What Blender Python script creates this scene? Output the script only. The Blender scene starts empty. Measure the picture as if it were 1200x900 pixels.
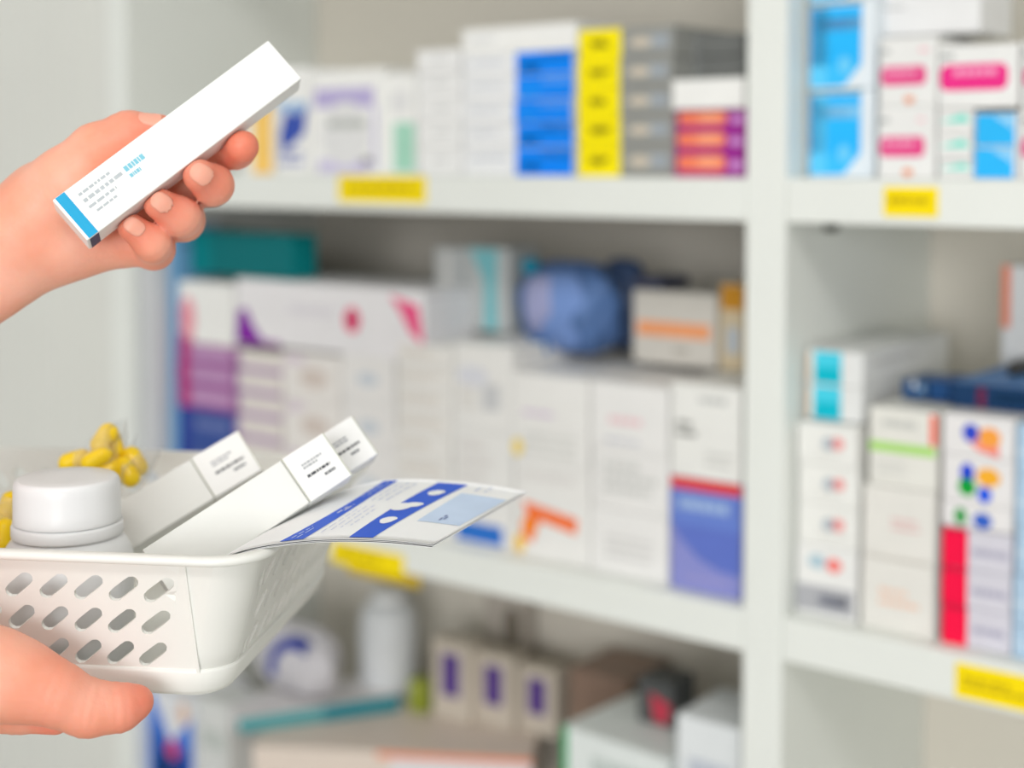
import bpy, bmesh, math, random
import numpy as np
from mathutils import Vector, Matrix
random.seed(7)
SC = bpy.context.scene
COL = SC.collection
PI = math.pi

# ------------------------------------------------------------------ camera frame
F = 1700.0
TH, PH = 0.6566078, 0.0467229
CY0 = 270.07
CAM = Vector((0.56087, -1.03474, 0.047185))
D3 = Vector((-math.sin(TH)*math.cos(PH), math.cos(TH)*math.cos(PH), -math.sin(PH)))
R3 = Vector((math.cos(TH), math.sin(TH), 0))
U3 = R3.cross(D3)
DH = Vector((-math.sin(TH), math.cos(TH), 0))          # horizontal forward

def cp(px, py, z):
    return CAM + D3*z + R3*((px-600)/F*z) + U3*((CY0-py)/F*z)

def on_y(px, py, y):
    v = cp(px, py, 1.0) - CAM
    return CAM + v*((y-CAM.y)/v.y)

def on_z(px, py, zz):
    v = cp(px, py, 1.0) - CAM
    return CAM + v*((zz-CAM.z)/v.z)

# ------------------------------------------------------------------ materials
_M = {}
def lin(c):
    r = []
    for v in c:
        v = v/255.0
        r.append(v/12.92 if v <= 0.04045 else ((v+0.055)/1.055)**2.4)
    return r

def mat(rgb, rough=0.5, var=0.03, scale=60.0, bump=0.0, sss=0.0, alpha=1.0, trans=0.0, spec=0.22, coat=0.0):
    key = (tuple(rgb), rough, var, scale, bump, sss, alpha, trans, spec, coat)
    if key in _M: return _M[key]
    m = bpy.data.materials.new('paint_%d_%d_%d' % tuple(rgb)); m.use_nodes = True
    nt = m.node_tree; N = nt.nodes; L = nt.links
    b = N['Principled BSDF']
    tc = N.new('ShaderNodeTexCoord'); nz = N.new('ShaderNodeTexNoise')
    nz.inputs['Scale'].default_value = scale; nz.inputs['Detail'].default_value = 4
    L.new(tc.outputs['Object'], nz.inputs['Vector'])
    cr = N.new('ShaderNodeValToRGB'); c = lin(rgb)
    cr.color_ramp.elements[0].position = 0.3; cr.color_ramp.elements[1].position = 0.7
    cr.color_ramp.elements[0].color = [x*(1-var) for x in c]+[1]
    cr.color_ramp.elements[1].color = [min(1, x*(1+var)) for x in c]+[1]
    L.new(nz.outputs['Fac'], cr.inputs['Fac']); L.new(cr.outputs['Color'], b.inputs['Base Color'])
    b.inputs['Roughness'].default_value = rough
    b.inputs['Specular IOR Level'].default_value = spec
    b.inputs['Coat Weight'].default_value = coat
    if bump:
        bp = N.new('ShaderNodeBump'); bp.inputs['Strength'].default_value = bump; bp.inputs['Distance'].default_value = 0.001
        L.new(nz.outputs['Fac'], bp.inputs['Height']); L.new(bp.outputs['Normal'], b.inputs['Normal'])
    if sss:
        b.inputs['Subsurface Weight'].default_value = sss
        b.inputs['Subsurface Radius'].default_value = (0.012, 0.004, 0.002)
        b.inputs['Subsurface Scale'].default_value = 0.6
    if trans:
        b.inputs['Transmission Weight'].default_value = trans; b.inputs['IOR'].default_value = 1.2
    if alpha < 1: b.inputs['Alpha'].default_value = alpha
    _M[key] = m
    return m

def skin_material():
    m = bpy.data.materials.new('skin'); m.use_nodes = True
    nt = m.node_tree; N = nt.nodes; L = nt.links; b = N['Principled BSDF']
    tc = N.new('ShaderNodeTexCoord')
    n1 = N.new('ShaderNodeTexNoise'); n1.inputs['Scale'].default_value = 28; n1.inputs['Detail'].default_value = 3
    n2 = N.new('ShaderNodeTexNoise'); n2.inputs['Scale'].default_value = 420; n2.inputs['Detail'].default_value = 2
    L.new(tc.outputs['Object'], n1.inputs['Vector']); L.new(tc.outputs['Object'], n2.inputs['Vector'])
    cr = N.new('ShaderNodeValToRGB')
    cr.color_ramp.elements[0].position = 0.35; cr.color_ramp.elements[1].position = 0.65
    cr.color_ramp.elements[0].color = lin((242, 162, 133))+[1]
    cr.color_ramp.elements[1].color = lin((247, 184, 160))+[1]
    L.new(n1.outputs['Fac'], cr.inputs['Fac'])
    at = N.new('ShaderNodeAttribute'); at.attribute_name = 'flush'
    mx = N.new('ShaderNodeMix'); mx.data_type = 'RGBA'; mx.inputs['B'].default_value = lin((228, 104, 78))+[1]
    mu = N.new('ShaderNodeMath'); mu.operation = 'MULTIPLY'; mu.inputs[1].default_value = .7
    L.new(at.outputs['Fac'], mu.inputs[0]); L.new(mu.outputs[0], mx.inputs['Factor']); L.new(cr.outputs['Color'], mx.inputs['A']); L.new(mx.outputs['Result'], b.inputs['Base Color'])
    bp = N.new('ShaderNodeBump'); bp.inputs['Strength'].default_value = 0.25; bp.inputs['Distance'].default_value = 0.0008
    L.new(n2.outputs['Fac'], bp.inputs['Height']); L.new(bp.outputs['Normal'], b.inputs['Normal'])
    b.inputs['Roughness'].default_value = 0.5
    b.inputs['Subsurface Weight'].default_value = 0.35
    b.inputs['Subsurface Radius'].default_value = (0.012, 0.0035, 0.0018)
    b.inputs['Subsurface Scale'].default_value = 0.7
    return m

WHITE = (240, 240, 237)
PANEL = mat((232, 235, 230), 0.45, 0.012, 8)

# ------------------------------------------------------------------ object helpers
def link(name, me, parent=None, m=None):
    o = bpy.data.objects.new(name, me); COL.objects.link(o)
    if parent is not None: o.parent = parent
    if m is not None and me is not None:
        me.materials.clear(); me.materials.append(m)
    return o

def mesh_from(verts, faces, smooth=False):
    me = bpy.data.meshes.new('mesh'); me.from_pydata([tuple(v) for v in verts], [], faces); me.update()
    if smooth:
        me.polygons.foreach_set('use_smooth', [True]*len(me.polygons))
    return me

def empty(name, loc=(0, 0, 0)):
    o = bpy.data.objects.new(name, None); COL.objects.link(o); o.location = loc; o.empty_display_size = 0.02
    return o

def tag(o, label=None, cat=None, group=None, kind=None):
    if label: o['label'] = label
    if cat: o['category'] = cat
    if group: o['group'] = group
    if kind: o['kind'] = kind
    return o

class MB:
    """collects shapes with material slots into one mesh"""
    def __init__(s): s.v = []; s.f = []; s.mi = []; s.mats = []
    def slot(s, m):
        if m not in s.mats: s.mats.append(m)
        return s.mats.index(m)
    def poly(s, pts, m):
        i = len(s.v); s.v += [Vector(p) for p in pts]; s.f.append(list(range(i, i+len(pts)))); s.mi.append(s.slot(m))
    def box(s, a, b, m, bev=0.0):
        x0, y0, z0 = a; x1, y1, z1 = b
        if bev <= 0:
            V = [(x, y, z) for z in (z0, z1) for y in (y0, y1) for x in (x0, x1)]
            Q = [(0, 2, 3, 1), (4, 5, 7, 6), (0, 1, 5, 4), (2, 6, 7, 3), (0, 4, 6, 2), (1, 3, 7, 5)]
            i = len(s.v); s.v += [Vector(p) for p in V]; k = s.slot(m)
            for q in Q: s.f.append([i+j for j in q]); s.mi.append(k)
            return
        bm = bmesh.new(); bmesh.ops.create_cube(bm, size=1)
        for v in bm.verts:
            v.co = Vector(((x0+x1)/2+v.co.x*(x1-x0), (y0+y1)/2+v.co.y*(y1-y0), (z0+z1)/2+v.co.z*(z1-z0)))
        bmesh.ops.bevel(bm, geom=bm.edges[:], offset=bev, segments=2, affect='EDGES', profile=0.5)
        i = len(s.v); k = s.slot(m); bm.verts.index_update()
        s.v += [v.co.copy() for v in bm.verts]
        for f in bm.faces: s.f.append([i+v.index for v in f.verts]); s.mi.append(k)
        bm.free()
    def mesh(s, smooth=False):
        me = mesh_from(s.v, s.f, smooth)
        for m in s.mats: me.materials.append(m)
        me.polygons.foreach_set('material_index', s.mi)
        return me
    def obj(s, name, parent=None, smooth=False):
        return link(name, s.mesh(smooth), parent)

def text_dashes(mb, P, u0, v0, u1, v1, m, rows, rnd, fill=0.55):
    """unreadable fine print: rows of short ink strokes grouped in words"""
    h = (v1-v0)/rows
    for r in range(rows):
        va = v0+r*h; vb = va+h*fill; u = u0
        end = u1-(u1-u0)*rnd.choice((0, 0.1, 0.3))
        while u < end:
            w = min((u1-u0)*rnd.uniform(0.06, 0.2), end-u)
            mb.poly([P(u, vb), P(u+w, vb), P(u+w, va), P(u, va)], m)
            u += w+(u1-u0)*0.035

def decal(mb, P, d, rnd):
    k = d[0]
    if k == 'r':
        _, u0, v0, u1, v1, c = d; m = mat(c, 0.45)
        mb.poly([P(u0, v1), P(u1, v1), P(u1, v0), P(u0, v0)], m)
    elif k == 'e':
        _, u0, v0, u1, v1, c = d; m = mat(c, 0.45)
        mb.poly([P((u0+u1)/2+(u1-u0)/2*math.cos(a*PI/12), (v0+v1)/2-(v1-v0)/2*math.sin(a*PI/12), 1.6) for a in range(24)], m)
    elif k == 'rr':        # rounded bar
        _, u0, v0, u1, v1, c = d; m = mat(c, 0.45); pts = []
        ru = (u1-u0)*0.12; rv = (v1-v0)*0.3
        for (cx, cy, a0) in ((u1-ru, v0+rv, 0), (u0+ru, v0+rv, 1), (u0+ru, v1-rv, 2), (u1-ru, v1-rv, 3)):
            for q in range(5):
                a = (a0+q/4)*PI/2; pts.append(P(cx+ru*math.cos(a), cy-rv*math.sin(a), 1.3))
        mb.poly(pts, m)
    elif k == 'p':
        _, pts, c = d; m = mat(c, 0.45)
        mb.poly([P(u, v, 1.4) for u, v in pts], m)
    elif k == 't':
        _, u0, v0, u1, v1, c, rows = d
        text_dashes(mb, lambda u, v: P(u, v, 2.2), u0, v0, u1, v1, mat(c, 0.5), rows, rnd)
    elif k == 'ring':
        _, u0, v0, u1, v1, c, w = d; m = mat(c, 0.45)
        n = 28; cx = (u0+u1)/2; cy = (v0+v1)/2
        for a in range(n):
            A = a*2*PI/n; B = (a+1)*2*PI/n
            f = lambda t, s_: P(cx+(u1-u0)/2*s_*math.cos(t), cy-(v1-v0)/2*s_*math.sin(t), 1.5)
            mb.poly([f(A, 1), f(B, 1), f(B, 1-w), f(A, 1-w)], m)

_CM = {}
def carton_mesh(w, d, h, base, decs=(), top=None, side=None, sdecs=()):
    """closed folding carton: origin at the front-left-bottom; prints on front (-Y) and right (+X)"""
    key = (round(w, 5), round(d, 5), round(h, 5), tuple(base), repr(decs), repr(sdecs))
    if key in _CM: return _CM[key]
    mb = MB(); rnd = random.Random(int(w*1e5)+int(h*1e5))
    bm_ = mat(base, 0.42, 0.02, 40)
    mb.box((0, 0, 0), (w, d, h), bm_, bev=min(0.0009, h*0.08))
    EPS = 0.00012
    P = lambda u, v, k=1: Vector((u*w, -EPS*k, h*(1-v)))
    S = lambda u, v, k=1: Vector((w+EPS*k, u*d, h*(1-v)))
    seam = mat(tuple(int(c*0.8) for c in base), 0.6)
    # tuck-flap seams on the two ends
    mb.poly([S(0.03, 0.06), S(0.97, 0.06), S(0.97, 0.075), S(0.03, 0.075)], seam)
    for q in decs: decal(mb, P, q, rnd)
    for q in sdecs: decal(mb, S, q, rnd)
    me = mb.mesh(); _CM[key] = me
    return me

ORD = ['topmost', 'second from the top', 'third from the top', 'fourth from the top', 'fifth from the top', 'sixth from the top', 'seventh from the top']
SHELF_TOP = {'a': 0.0, 'b': -0.315, 'c': -0.665}       # upper surfaces
SHELF_TOP['a'] = 0.035

# shelf boards: undersides at 0, -0.35, -0.70 ; thickness 0.035
def stack(desc, base, px0, px1, tops, bottom, y=0.02, depth=0.10, decs=(), group=None, jitter=0.0012, alt=None, name='medicine_carton', cat='box', sdecs=(), rot=0.0, per=None):
    """tops: pixel rows of each carton's upper edge, top first; bottom: world height the stack stands on"""
    pm = (px0+px1)/2
    ym = (tops[0]+tops[-1])/2
    X0 = on_y(px0, ym, y).x; X1 = on_y(px1, ym, y).x
    lim = .348 if bottom > -.01 else (-.002 if bottom > -.33 else -.352)
    zs = [min(on_y(pm, t, y).z, lim) for t in tops]+[bottom]
    out = []
    n = len(tops)
    for i in range(n-1, -1, -1):
        h = zs[i]-zs[i+1]-0.0003
        hh = round(h, 4)
        dd = per[i] if per else decs
        me = carton_mesh(round(X1-X0-0.0012, 4), depth, h if n == 1 else hh if hh < h else h, base, dd, sdecs=sdecs)
        o = link(name, me)
        jx = random.uniform(-jitter, jitter)*0.5; jy = random.uniform(-jitter, jitter)
        o.location = (X0+0.0006+jx, y+jy, zs[i+1]+0.0002)
        o.rotation_euler = (0, 0, rot+random.uniform(-1, 1)*jitter*6)
        lab = desc if n == 1 else desc+', '+(ORD[i] if i < n-1 else 'at the bottom')
        tag(o, lab, cat, group if n > 1 else None)
        out.append(o)
    return zs[0], out

# ------------------------------------------------------------------ shelving
XR, XL, DEP, TK = 0.035, -0.785, 0.30, 0.035
FLOOR = -1.45
unit = empty('shelving_unit', (0, 0, FLOOR))
tag(unit, 'white open pharmacy shelving with two bays full of medicine boxes', 'shelving')
def part_box(name, a, b, m, parent=unit, bev=0.0012):
    mb = MB(); off = Vector((0, 0, FLOOR)) if parent is unit else Vector((0, 0, 0))
    mb.box(Vector(a)-off, Vector(b)-off, m, bev=bev); return mb.obj(name, parent)
RX = 0.90
part_box('upright_panel', (0, 0, FLOOR), (XR, DEP, 0.42), PANEL)
part_box('upright_panel', (XL-TK, 0, FLOOR), (XL, DEP, 0.42), PANEL)
part_box('upright_panel', (RX, 0, FLOOR), (RX+TK, DEP, 0.42), PANEL)
part_box('back_panel', (XL-TK, DEP+0.0005, FLOOR), (RX+TK, DEP+0.0185, 0.42), mat((224, 218, 206), 0.5, 0.015, 6))
shelves = {}
for k, zz in (('top', 0.35), ('a', 0.0), ('b', -0.35), ('c', -0.70), ('d', -1.05), ('e', -1.40)):
    for side, (x0, x1) in (('l', (XL+0.0003, -0.0003)), ('r', (XR+0.0003, RX-0.0003))):
        shelves[k+side] = part_box('shelf', (x0, 0.0006, zz), (x1, DEP, zz+TK), PANEL)

# yellow shelf labels (pressed on the front edges) with dark print
def shelf_label(side, px0, px1, y0, y1, lab, text):
    pm = (px0+px1)/2
    X0 = on_y(px0, (y0+y1)/2, 0).x; X1 = on_y(px1, (y0+y1)/2, 0).x
    Z1 = on_y(px0, y0, 0).z; Z0 = Z1-(on_y(px0, y0, 0).z-on_y(px0, y1, 0).z)
    mb = MB(); ye = mat((255, 226, 0), 0.4, 0.02)
    off = Vector((0, 0, FLOOR))
    mb.box(Vector((X0, -0.0007, Z0))-off, Vector((X1, 0.0004, Z1))-off, ye)
    rnd = random.Random(int(px0))
    P = lambda u, v: Vector((X0+u*(X1-X0), -0.0009, Z1-v*(Z1-Z0)))-off
    text_dashes(mb, P, 0.1, 0.35, 0.92, 0.75, mat((190, 160, 10), 0.5), text, rnd)
    o = mb.obj('shelf_label', shelves[side]); o['label'] = lab; return o
shelf_label('al', 397, 499, 206, 236, 'yellow label on the upper left shelf edge', 1)
shelf_label('ar', 1036, 1099, 219, 253, 'yellow label on the upper right shelf edge', 1)
shelf_label('bl', 389, 473, 633, 658, 'yellow label on the middle left shelf edge', 1)
shelf_label('br', 1120, 1215, 776, 815, 'yellow label on the middle right shelf edge', 2)
# small black shelf pin under the upper right shelf
mb = MB(); p = on_y(974, 266, 0.045)
for a in range(16):
    A = a*PI/8; B = (a+1)*PI/8; r = 0.007
    q = lambda t, z, rr: Vector((p.x+rr*math.cos(t), 0.045+rr*math.sin(t), z-FLOOR))
    bk = mat((40, 40, 34), 0.5)
    mb.poly([q(A, -0.0075, r*0.8), q(B, -0.0075, r*0.8), q(B, 0.0, r), q(A, 0.0, r)], bk)
    mb.poly([q(B, -0.0075, r*0.8), q(A, -0.0075, r*0.8), Vector((p.x, 0.045, -0.0085-FLOOR))], bk)
mb.obj('shelf_pin', shelves['ar'])['label'] = 'small black pin under the right shelf'

# ------------------------------------------------------------------ room
def struct(name, a, b, m):
    mb = MB(); mb.box(a, b, m); o = mb.obj(name); o['kind'] = 'structure'; return o
struct('floor', (-3, -5, FLOOR-0.05), (3, 0.6, FLOOR), mat((190, 188, 180), 0.5, 0.04, 3))
wl = mat((224, 225, 219), 0.5, 0.015, 5)
struct('wall_left', (-3, 0.02, FLOOR), (XL-TK-0.001, 0.06, 1.9), wl)
struct('wall_back', (XL-TK-0.0005, DEP+0.02, FLOOR), (3, DEP+0.08, 1.9), wl)
mb = MB()
for i in range(7):
    x = XL-TK-0.075-i*0.052
    mb.box((x-0.004, 0.0185, FLOOR), (x+0.004, 0.0199, 1.9), wl)
o = mb.obj('trim_1'); o['kind'] = 'structure'
struct('ceiling', (-3, -5, 1.9), (4, 0.6, 1.95), mat((235, 235, 232), 0.6, 0.02, 3))

# ------------------------------------------------------------------ stacks, top shelf, left bay
A_, B_, C_ = SHELF_TOP['a'], SHELF_TOP['b'], SHELF_TOP['c']
W = WHITE
GR = (150, 152, 150)
stack('white carton with a yellow side beside the index finger', W, 283, 322, [98], A_, 0.03, 0.08, [('r', .35, 0, .95, 1, (250, 205, 110))])
stack('white carton with a dark blue logo left of the purple framed box', W, 323, 363, [79], A_, 0.025, 0.1,
      [('r', .05, .32, .95, .42, (170, 200, 230)), ('p', [(.1, .62), (.3, .40), (.62, .44), (.95, .36), (.85, .62), (.5, .72), (.15, .8)], (60, 85, 175)), ('t', .08, .78, .8, .95, (120, 130, 190), 2)])
stack('white carton with a pale purple frame printed on its front', W, 364, 452, [81], A_, 0.025, 0.1,
      [('r', .05, .18, .86, .36, (186, 176, 218)), ('e', .15, .30, .80, .92, (226, 226, 226)), ('r', .1, .86, .8, .98, (205, 198, 226)), ('r', .84, .35, .9, .95, (205, 200, 228)),
       ('t', .25, .48, .75, .62, (170, 175, 168), 1), ('t', .7, .84, .86, .95, (120, 120, 110), 1)])
stack('white carton with a mint green patch low on its front', W, 453, 489, [87], A_, 0.03, 0.1,
      [('r', .25, .48, .95, .97, (165, 214, 192)), ('e', .1, .15, .8, .4, (226, 226, 226))])
stack('small white carton in the narrow stack beside the purple framed box', (236, 236, 235), 489, 541, [58, 86, 114, 143, 172], A_, 0.022, 0.1,
      [('t', .35, .4, .8, .6, (195, 196, 196), 1)], group='small white cartons on the top shelf')
stack('white and blue carton in the blue stack', (236, 237, 238), 542, 674, [61, 89, 117, 145, 173], A_, 0.015, 0.12,
      [('r', .49, .02, .995, .98, (0, 136, 252)), ('r', .72, .14, .97, .34, (110, 165, 240)), ('r', .52, .5, .7, .8, (30, 155, 255)), ('t', .08, .3, .42, .55, (200, 205, 215), 1)],
      group='white and blue cartons on the top shelf')
stack('plain white carton lying on top of the blue stack', W, 540, 676, [30], on_y(608, 61, 0.015).z, 0.015, 0.12, [('t', .08, .4, .3, .6, (205, 208, 212), 1)])
stack('yellow and grey carton in the tall yellow stack', (150, 151, 147), 677, 789, [32, 67, 101, 135, 169], A_, 0.014, 0.12,
      [('r', .0, .0, .46, 1, (255, 234, 0)), ('t', .13, .38, .36, .66, (95, 85, 10), 1), ('t', .15, .5, .34, .74, (95, 85, 10), 1), ('e', .55, .35, .78, .7, (205, 195, 178)), ('r', .76, .3, .95, .72, (160, 168, 176))],
      group='yellow and grey cartons on the top shelf')
zt, _ = stack('orange and purple carton beside the divider', (160, 45, 150), 790, 873, [128, 153, 179], A_, 0.02, 0.11,
      [('rr', .04, .08, .74, .72, (245, 130, 95)), ('e', .3, .15, .7, .6, (250, 165, 125)), ('r', .0, .8, .72, 1, (190, 45, 110)), ('e', .8, .3, .98, .7, (205, 150, 210))],
      group='orange and purple cartons on the top shelf')
zt2, _ = stack('plain white carton lying on the orange and purple cartons', W, 786, 873, [92], zt, 0.016, 0.12)
stack('dark grey carton on the white carton beside the divider', (112, 114, 112), 797, 873, [40, 66], zt2, 0.05, 0.1, [('r', .0, .0, .3, 1, (130, 133, 132))], group='dark grey cartons on the top shelf')

# ------------------------------------------------------------------ top shelf, right bay
blue = [('r', .02, .05, .8, .72, (40, 185, 255)), ('r', .02, .05, .28, .97, (95, 205, 255)), ('p', [(.28, .72), (.8, .72), (.55, .96), (.28, .97)], (60, 192, 252)),
        ('r', .1, .18, .78, .32, (140, 210, 255)), ('r', .0, .0, .82, .035, (90, 130, 140)), ('e', .45, .62, .65, .82, (110, 205, 250))]
stack('large sky blue and white carton stacked beside the divider', (228, 236, 242), 949, 1028, [-100, 2, 105], A_, 0.03, 0.13, blue, group='sky blue cartons on the top right shelf')
pink = [('t', .03, .17, .25, .26, (120, 130, 130), 1), ('t', .7, .17, .85, .26, (250, 180, 195), 1), ('rr', .03, .42, .82, .70, (232, 75, 140)), ('t', .1, .48, .72, .6, (245, 170, 200), 1), ('e', .44, .86, .62, .97, (232, 150, 110))]
zt, _ = stack('white carton with a pink name bar right of the blue cartons', (234, 234, 232), 1029, 1098, [43, 124], A_, 0.02, 0.09, pink, group='white cartons with pink bars')
stack('plain white carton pushed back on the pink bar cartons', (232, 232, 232), 1024, 1150, [-30], zt+0.0005+0.003, 0.05, 0.07, [('t', .1, .5, .3, .6, (190, 190, 190), 1)])
zt3, _ = stack('small white carton with a teal wedge', (234, 234, 232), 1099, 1141, [128, 158, 187], A_, 0.018, 0.09, [('p', [(.05, .5), (.75, .18), (.95, .5)], (90, 225, 205)), ('r', .3, .7, .8, .8, (225, 225, 222))], group='small cartons with teal wedges')
_, bl2 = stack('sky blue carton beside the teal wedge cartons', (232, 234, 236), 1142, 1194, [132, 172], A_, 0.018, 0.09, [('r', .02, .03, .93, .97, (45, 185, 250)), ('p', [(.4, .08), (.9, .08), (.9, .5)], (150, 212, 250))], group='small sky blue cartons')
stack('wide white carton with a long pink name bar', (236, 236, 234), 1099, 1194, [52], zt3+0.0004, 0.018, 0.09, [('t', .03, .14, .28, .24, (120, 130, 130), 1), ('rr', .02, .30, .88, .72, (240, 50, 140)), ('t', .2, .38, .8, .56, (248, 170, 205), 1)])
stack('white pink barred carton cut off by the right picture edge', (234, 234, 232), 1196, 1270, [45, 124], A_, 0.02, 0.09, pink, group='white cartons at the right edge')

# ------------------------------------------------------------------ middle shelf, left bay
stack('tall pale grey carton standing against the left upright', (200, 202, 205), 162, 184, [262], B_, 0.012, 0.10, [])
stack('tall narrow light blue carton left of the purple stack', (110, 160, 200), 196, 208, [266], B_, 0.030, 0.06, [])
zt, _ = stack('magenta and lilac carton in the leftmost coloured stack', (176, 120, 170), 209, 275, [404, 428, 453], on_y(242, 480, .03).z, 0.03, 0.11,
      [('r', .0, .0, .22, 1, (180, 50, 120)), ('r', .25, .2, .95, .75, (190, 150, 190)), ('r', .22, .8, 1, 1, (150, 80, 150))], group='magenta and lilac cartons')
stack('dark blue carton under the magenta stack', (60, 85, 155), 209, 275, [480, 520, 560], B_, 0.03, 0.11, [('r', .0, .0, .2, 1, (40, 60, 150)), ('r', .3, .3, .9, .6, (100, 115, 170))], group='dark blue cartons')
zt, _ = stack('white carton with a pink blot on the magenta stack', W, 209, 274, [331], zt+.0003, 0.03, 0.11, [('e', .02, .25, .3, .95, (235, 150, 165)), ('r', .0, .85, .25, 1, (190, 70, 130))])
zt, _ = stack('beige and lilac carton below the purple star box', (226, 220, 214), 276, 331, [412, 438, 464, 491, 518], B_, 0.03, 0.11,
      [('r', .0, .72, 1, 1, (178, 150, 185)), ('r', .0, .0, .08, 1, (170, 130, 180))], group='beige and lilac cartons')
zw, _ = stack('white carton with brownish print right of the lilac stack', (234, 230, 226), 332, 399, [414, 470, 526], B_, 0.03, 0.11, [('e', .3, .3, .8, .75, (214, 202, 194)), ('t', .05, .08, .4, .3, (205, 180, 210), 2)], group='white cartons with brownish print')
stack('white carton behind the boxes leaning from the basket', (234, 232, 230), 400, 464, [414, 470, 526], B_, 0.03, 0.11, [('e', .3, .4, .7, .7, (205, 212, 220))], group='white cartons behind the basket boxes')
zs3, _ = stack('long white carton with a purple star and pink dot', (235, 233, 235), 277, 500, [334], on_y(304, 404, .03).z+0.0004, 0.03, 0.11,
      [('p', [(.0, .99), (.01, .5), (.06, .45), (.10, .72), (.17, .99)], (135, 35, 165)), ('r', .0, .93, .25, 1, (175, 110, 185)), ('e', .60, .3, .68, .68, (238, 60, 120)), ('e', .62, .38, .66, .6, (225, 30, 90)),
       ('p', [(.83, .08), (.97, .2), (.995, .75), (.93, .6), (.88, .3)], (240, 90, 140)), ('t', .3, .35, .56, .5, (215, 210, 220), 2)])
stack('dark teal box lying on the white cartons at the left', (0, 128, 132), 206, 350, [272], zs3+0.0006, 0.05, 0.035, [('r', .3, .0, 1, .99, (0, 112, 116))], rot=math.radians(-3), name='teal_box')
stripe = [('t', .08, .25, .85, .75, (218, 210, 200), 2)]
z5, _ = stack('white carton with beige lines in the tall centre stack', (236, 234, 230), 465, 530, [404, 430, 456, 483, 510, 537, 564], B_, 0.02, 0.17, stripe, group='white cartons with beige lines')
z6, _ = stack('large white carton with faint grey print in the centre', (236, 235, 232), 531, 600, [404, 505], B_, 0.02, 0.17,
      [('e', .05, .25, .5, .5, (220, 222, 228)), ('r', .15, .5, .35, .8, (205, 206, 204)), ('t', .5, .5, .9, .7, (225, 222, 218), 2), ('r', .05, .83, .85, .97, (60, 120, 200))], group='large white centre cartons',
      per=[[('e', .05, .25, .6, .5, (222, 223, 230)), ('r', .5, .45, .8, .75, (205, 206, 208)), ('t', .1, .5, .4, .8, (222, 218, 212), 3)], [('r', .05, .80, .85, .97, (45, 115, 205)), ('t', .1, .1, .7, .5, (222, 218, 215), 3)]])
z7, _ = stack('white carton with a pale purple title, orange swirl stack', (237, 236, 233), 601, 691, [440, 545], B_, 0.02, 0.18, group='white cartons with orange swirls',
      per=[[('t', .15, .42, .72, .5, (205, 180, 215), 1), ('t', .15, .66, .85, .95, (218, 218, 214), 3), ('e', .0, .75, .14, .95, (245, 215, 90))],
           [('p', [(.12, .42), (.85, .52), (.83, .68), (.35, .60), (.25, .85), (.1, .8), (.18, .6)], (250, 120, 60)), ('e', .1, .58, .3, .78, (255, 140, 40)), ('e', .0, .78, .15, .98, (250, 205, 80)), ('t', .1, .1, .8, .25, (228, 225, 222), 1)]])
z8, _ = stack('white carton with a faint pink title left of the purple box', (237, 236, 234), 692, 784, [450, 530, 600], B_, 0.02, 0.18, group='white cartons with faint pink titles',
      per=[[('t', .25, .5, .85, .68, (240, 200, 206), 1), ('t', .2, .82, .85, .95, (205, 206, 214), 1)], [('t', .15, .2, .85, .8, (205, 206, 203), 3)], [('t', .2, .4, .8, .8, (215, 214, 212), 3)]])
z9, _ = stack('white carton with a dark emblem on the purple carton', (236, 236, 232), 785, 869, [452], on_y(827, 563, .018).z, 0.018, 0.18, [('t', .08, .40, .40, .60, (105, 106, 102), 2), ('t', .4, .12, .98, .24, (190, 192, 190), 1), ('t', .5, .7, .9, .9, (210, 210, 206), 2)])
stack('purple blue carton with a red top band beside the divider', (140, 145, 208), 785, 869, [563], B_, 0.018, 0.18,
      [('r', .0, .0, 1, .10, (225, 62, 58)), ('r', .0, .11, 1, .42, (106, 132, 210)), ('p', [(.0, .42), (1, .42), (1, .8), (.7, .78), (.4, .7), (.15, .55)], (98, 118, 200)), ('t', .12, .18, .9, .36, (165, 190, 228), 1), ('t', .2, .86, .9, .94, (160, 155, 205), 1)])
# things standing on those stacks
zmax = max(z5, z6)+0.001
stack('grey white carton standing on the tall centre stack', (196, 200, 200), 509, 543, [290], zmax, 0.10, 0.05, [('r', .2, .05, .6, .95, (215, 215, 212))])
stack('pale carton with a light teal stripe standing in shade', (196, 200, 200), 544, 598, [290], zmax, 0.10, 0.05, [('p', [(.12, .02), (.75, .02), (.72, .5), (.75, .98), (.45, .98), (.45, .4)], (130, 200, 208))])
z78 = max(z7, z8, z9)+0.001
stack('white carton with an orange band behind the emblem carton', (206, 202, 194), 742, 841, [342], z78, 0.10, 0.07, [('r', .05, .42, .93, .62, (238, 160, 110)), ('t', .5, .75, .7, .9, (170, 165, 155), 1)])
stack('amber and beige carton tucked beside the divider', (206, 190, 160), 843, 872, [332], z78, 0.10, 0.07, [('r', .05, .02, 1, .3, (200, 140, 40)), ('r', .3, .5, .8, .8, (180, 190, 200))])

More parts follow.
